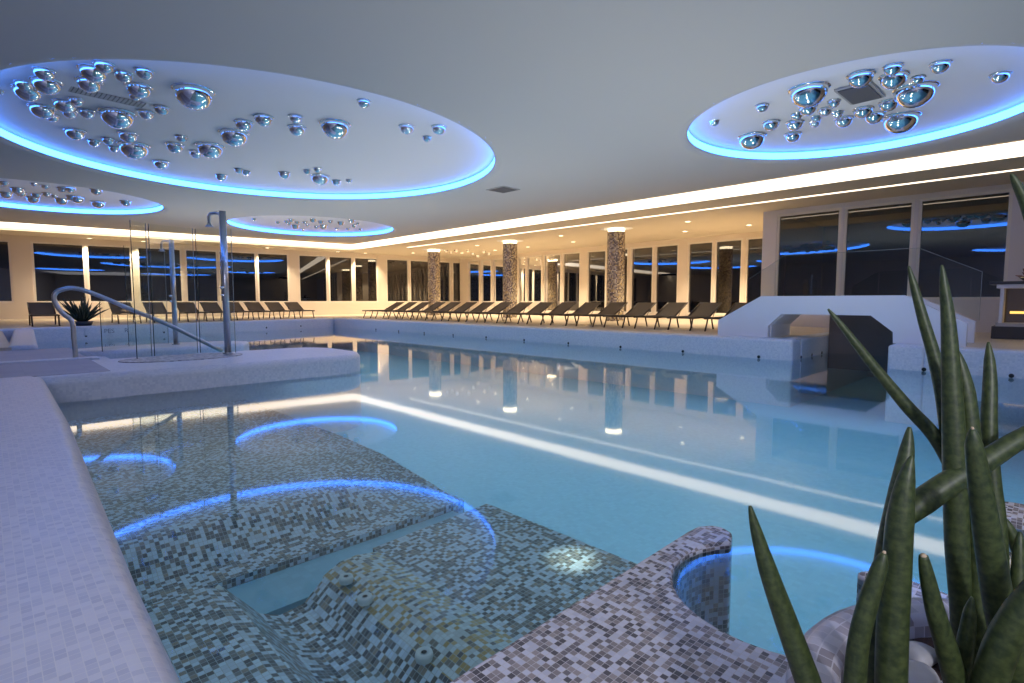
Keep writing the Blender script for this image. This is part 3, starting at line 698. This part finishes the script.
# potted plant far left
ag = thing('potted_agave', (2.2, backrim(2.2)+.75, ZD), 'dark spiky potted plant behind the far pool wall left', 'plant')
MB().lathe([(.001, 0), (.24, 0), (.30, .14), (.28, .14), (.26, .11), (.001, .11)], seg=24).build('pot', M['dark_stone'], ag, smooth=True)
fo = MB(); rr = random.Random(11)
for i in range(70):
    a = rr.uniform(0, 6.28); e = rr.uniform(.55, 1.5); l = rr.uniform(.55, .95)
    d = Vector((math.cos(a)*math.cos(e), math.sin(a)*math.cos(e), math.sin(e))); b0 = Vector((math.cos(a)*.06, math.sin(a)*.06, .12))
    fo.tube([b0, b0+d*l*.35, b0+d*l*.7+Vector((0, 0, -.01)), b0+d*l+Vector((0, 0, -.05))], [.03, .036, .022, .003], 5)
fo.build('foliage', M['agave'], ag, smooth=True)

# ------------------------------------------------------------------ foreground planter and snake plant
PC = Vector((1.31, -.18, .03)); PR = .56; PZ = .42
pt = thing('planter', PC, 'large round planter clad in white mosaic on the dry ledge', 'planter')
def lathe_uv(prof, seg, name, mat, parent):
    me = bpy.data.meshes.new(name); vs = []; fs = []; k_ = len(prof); Ls = [0]
    for i in range(1, k_): Ls.append(Ls[-1]+math.dist(prof[i], prof[i-1]))
    for i in range(seg+1):
        a = 2*math.pi*i/seg
        for r, z in prof: vs.append((r*math.cos(a), r*math.sin(a), z))
    for i in range(seg):
        for j in range(k_-1): fs.append((i*k_+j, (i+1)*k_+j, (i+1)*k_+j+1, i*k_+j+1))
    me.from_pydata(vs, [], fs); uvl = me.uv_layers.new(name='UVMap')
    for p in me.polygons:
        i, j = divmod(p.index, k_-1)
        for li, (a, c_) in zip(p.loop_indices, ((i, j), (i+1, j), (i+1, j+1), (i, j+1))): uvl.data[li].uv = (a*3.12/seg, Ls[c_])
    return link(name, me, mat, parent, smooth=True)
M['pot_mosaic'] = mosaic('planter_mosaic', .03, [(0, (.50, .49, .58)), (.35, (.38, .35, .42)), (.6, (.60, .59, .68)), (.85, (.30, .27, .31))], (.62, .60, .68), .3, .05)
lathe_uv([(PR-.06, 0), (PR-.03, .15), (PR-.005, .36), (PR, .385), (PR-.012, .402), (PR-.04, .410), (PR-.08, .405), (PR-.095, .39), (PR-.10, .30)], 64, 'planter_body', M['pot_mosaic'], pt)
MB().lathe([(.001, .36), (PR-.098, .352)], seg=40).build('soil', M['soil'], pt)
SZ = .03+.36
sp = thing('snake_plant', (PC.x, PC.y, SZ), 'tall cylindrical leaved snake plant in the round planter', 'plant')
def leaf(path, tipd=1.0, base_px=None, blunt=False, d0=None):
    """path: pixel x, y and width listed from tip to base; base rests in the soil"""
    bx, by, bw_ = path[-1]
    b0 = at_z(bx, by, SZ-.03) if d0 is None else at_d(bx, by, d0)
    v = Vector((b0.x-PC.x, b0.y-PC.y))
    db = (b0-CP).length/ray(bx, by).length
    n = len(path); pts = []; rad = []
    tot = [0]
    for i in range(1, n): tot.append(tot[-1]+math.dist(path[i][:2], path[i-1][:2]))
    for i, (x, y, w) in enumerate(path):
        t = 1-tot[i]/tot[-1]; d = db*(1+(tipd-1)*t)
        p = at_d(x, y, d); pts.append(p); rad.append(w/2*fdepth(p)/F)
    pp = smooth_path([Vector((*p, )) for p in pts], 6); rr_ = []
    for i in range(n-1):
        for j in range(6): rr_.append(rad[i]+(rad[i+1]-rad[i])*j/6)
    rr_.append(rad[-1])
    off = Vector((PC.x, PC.y, SZ))
    pp = [p-off for p in pp]
    # tapered tube with along/around UVs
    me = bpy.data.meshes.new('leaf'); mb = MB(); seg = 14; mb.tube(pp, rr_, seg)
    me.from_pydata(mb.v, [], mb.f); uvl = me.uv_layers.new(name='UVMap')
    acc = [0]
    for i in range(1, len(pp)): acc.append(acc[-1]+(pp[i]-pp[i-1]).length)
    for p in me.polygons:
        for li in p.loop_indices:
            vi = me.loops[li].vertex_index; i, j = divmod(vi, seg)
            uvl.data[li].uv = (abs(j/seg*2-1), acc[min(i, len(acc)-1)]+.13*bx)
    bm = bmesh.new(); bm.from_mesh(me); bmesh.ops.recalc_face_normals(bm, faces=bm.faces); bm.to_mesh(me); bm.free()
    o = link('leaf', me, M['leaf'], sp, smooth=True, uv=False)
    if blunt:
        q = pp[0]; d = (pp[0]-pp[2]).normalized()
        MB().tube([q-d*.002, q+d*.004], [rr_[0]*.9, rr_[0]*.5], 10).build('dry_tip', M['leaf_tip'], o, smooth=True)
    return o
leaf([(750, 506, 3), (756, 530, 11), (768, 570, 18), (785, 618, 22), (806, 676, 25), (822, 720, 25)], 1.0)
leaf([(909.5, 427, 3), (907, 450, 13), (900, 490, 19), (888, 550, 21), (880, 620, 22), (877, 730, 22)], 1.04)
leaf([(912, 456, 3), (906, 480, 16), (900, 520, 24), (896, 580, 26), (892, 640, 28), (890, 740, 28)], .97)
leaf([(884, 553, 5), (880, 566, 14), (869, 600, 18), (859, 640, 19), (855, 683, 20), (853, 745, 20)], .95, blunt=True)
leaf([(905, 516, 20), (922, 502, 25), (948, 484, 24), (985, 461, 21), (1024, 437, 18), (1068, 420, 17), (1108, 450, 18), (1125, 560, 20), (1128, 720, 20)], 1.06)
leaf([(828, 309, 2), (842, 326, 6), (868, 359, 9), (905, 404, 12), (940, 444, 14), (962, 500, 15), (968, 600, 16), (968, 690, 16)], 1.12)
leaf([(908.5, 266, 2), (914, 286, 7), (924, 322, 10), (936, 364, 12), (946, 420, 13), (955, 520, 15), (962, 690, 16)], 1.10)
leaf([(942, 265, 2), (944, 285, 8), (948, 318, 12), (951, 370, 16), (954, 440, 20), (957, 540, 21), (962, 620, 19), (964, 700, 18)], 1.02)
leaf([(956.5, 349, 2), (960, 365, 11), (966, 394, 16), (971, 440, 17), (976, 520, 17), (978, 620, 18), (978, 710, 18)], 1.06)
leaf([(972.5, 429, 4), (974, 445, 15), (980, 485, 20), (989, 545, 24), (1000, 610, 26), (1012, 670, 26), (1020, 730, 26)], .93, blunt=True)
leaf([(1052, 560, 4), (1040, 582, 20), (1020, 612, 27), (1002, 645, 29), (988, 690, 29), (980, 750, 29)], .9)
leaf([(988.4, 342, 2), (989.5, 360, 9), (990, 385, 12), (989, 430, 14), (992, 480, 15), (998, 540, 16), (1003, 700, 17)], 1.08)
leaf([(923.5, 556, 8), (927, 575, 13), (935, 610, 17), (947, 650, 20), (958, 695, 21), (964, 740, 21)], .96, blunt=True)
leaf([(972, 597, 2), (970, 612, 11), (966, 640, 15), (961, 675, 16), (957, 730, 16)], .97)
leaf([(1011, 174, 2), (1016, 183, 7), (1030, 215, 11), (1055, 300, 16), (1075, 450, 20), (1085, 700, 22)], 1.05)
leaf([(1002, 516, 3), (1008, 527, 9), (1018, 548, 13), (1032, 590, 15), (1042, 700, 16)], 1.05)
leaf([(1020, 532, 3), (1019, 550, 10), (1018, 590, 14), (1018, 640, 16), (1022, 720, 16)], 1.03)
leaf([(983, 470, 4), (984, 510, 12), (985, 580, 14), (984, 650, 15), (984, 710, 15)], 1.08)
# white stones on the soil
rr = random.Random(5)
slabs = ['smooth white stone in the planter, farthest back by the rim', 'broad white stone in the planter between the tall leaves', 'white stone at the left inside edge of the planter', 'small white stone at the frame bottom in the planter', 'white stone between the leaning leaves, right side of planter']
for i, (px, py, w) in enumerate([(919, 643, 48), (912, 664, 56), (849, 678, 26), (908, 690, 50), (948, 676, 34)]):
    p = at_z(px, py, SZ+.03); r = w/2*fdepth(p)/F*.86
    bm = bmesh.new(); bmesh.ops.create_icosphere(bm, subdivisions=3, radius=1)
    ph = [rr.uniform(0, 6) for _ in range(3)]
    for v in bm.verts:
        c_ = v.co; s_ = 1+.10*math.sin(3*c_.x+ph[0])+.08*math.sin(4*c_.y+ph[1])
        v.co = Vector((c_.x*s_*r, c_.y*s_*r*.75, c_.z*s_*r*.42))
    me = bpy.data.meshes.new('white_stone'); bm.to_mesh(me); bm.free()
    o = link('white_stone', me, M['stone'], None, smooth=True); o.location = (p.x, p.y, SZ+r*.36-.012); o.rotation_euler = (0, 0, -YAW+rr.uniform(-.3, .3)); tag(o, slabs[i], 'stone', 'stones in the planter')

# ------------------------------------------------------------------ lights
def area(name, loc, rot, sx, sy, power, col):
    l = bpy.data.lights.new(name, 'AREA'); l.shape = 'RECTANGLE'; l.size = sx; l.size_y = sy; l.energy = power; l.color = col
    o = bpy.data.objects.new(name, l); COL.objects.link(o); o.location = loc; o.rotation_euler = rot; return o
def point(name, loc, e, col, rad=.12):
    l = bpy.data.lights.new(name, 'POINT'); l.energy = e; l.color = col; l.shadow_soft_size = rad
    o = bpy.data.objects.new(name, l); COL.objects.link(o); o.location = loc; return o
def spotl(name, loc, to, e, col, ang, rad=.2, blend=1):
    l = bpy.data.lights.new(name, 'SPOT'); l.energy = e; l.color = col; l.spot_size = ang; l.spot_blend = blend; l.shadow_soft_size = rad
    o = bpy.data.objects.new(name, l); COL.objects.link(o); o.location = loc
    o.rotation_euler = (Vector(to)-Vector(loc)).to_track_quat('-Z', 'Y').to_euler(); return o
area('pool_fill', (7.2, 11, -.06), (0, 0, 0), 8, 20, 245, (.60, .86, 1))  # unseen sheet added under the surface to brighten the pool floor
area('pool_fill', (6, 1.5, -.06), (0, 0, 0), 6, 6, 54, (.60, .86, 1))  # second added sheet, for the near part of the pool floor
area('seat_fill', (1.45, 4.7, -.04), (0, 0, 0), 2.2, 6.8, 9, (.80, .92, 1))  # unseen sheet added just above the benches to brighten their tiles
for x in (4.3, 6.8, 9.3):
    for y in (3, 8.5, 14, 19.5): spotl('ceiling_fill', (x, y, -.35), (x, y, 4), 165, (1, .77, .60), math.radians(165), .12)  # added upward fill under the water, brightens ceiling and disc panels
area('rear_fill', (-2.5, -4.0, 3.95), (0, 0, 0), 9, 7, 195, (.97, .96, 1))  # added overhead fill behind the view for the near deck and ledge
spotl('rear_fill_spot', (-3, -4, 3.7), (8, 6, .2), 850, (.95, .93, 1), math.radians(75), .3)  # added fill from behind the view for bridge and pool rims
def pspot(px, py, z, e, size, col):
    p = at_z(px, py, z); l = bpy.data.lights.new('underwater_spot', 'SPOT'); l.energy = e; l.color = col; l.spot_size = size; l.spot_blend = .9; l.shadow_soft_size = .02
    o = bpy.data.objects.new('underwater_spot', l); COL.objects.link(o); o.location = (p.x, p.y, -.03); return o
pspot(573, 558, -.25, 3.0, 1.5, (1, .95, .7))
w = bpy.data.worlds.new('night'); sc.world = w; w.use_nodes = True
w.node_tree.nodes['Background'].inputs[0].default_value = (.006, .007, .011, 1); w.node_tree.nodes['Background'].inputs[1].default_value = 1
sc.view_settings.view_transform = 'Standard'; sc.view_settings.look = 'None'; sc.view_settings.exposure = 0
sc.cycles.use_denoising = True
sc.cycles.max_bounces = 10; sc.cycles.diffuse_bounces = 4; sc.cycles.glossy_bounces = 5; sc.cycles.transparent_max_bounces = 12
sc.cycles.caustics_reflective = False; sc.cycles.caustics_refractive = False; sc.cycles.sample_clamp_indirect = 6
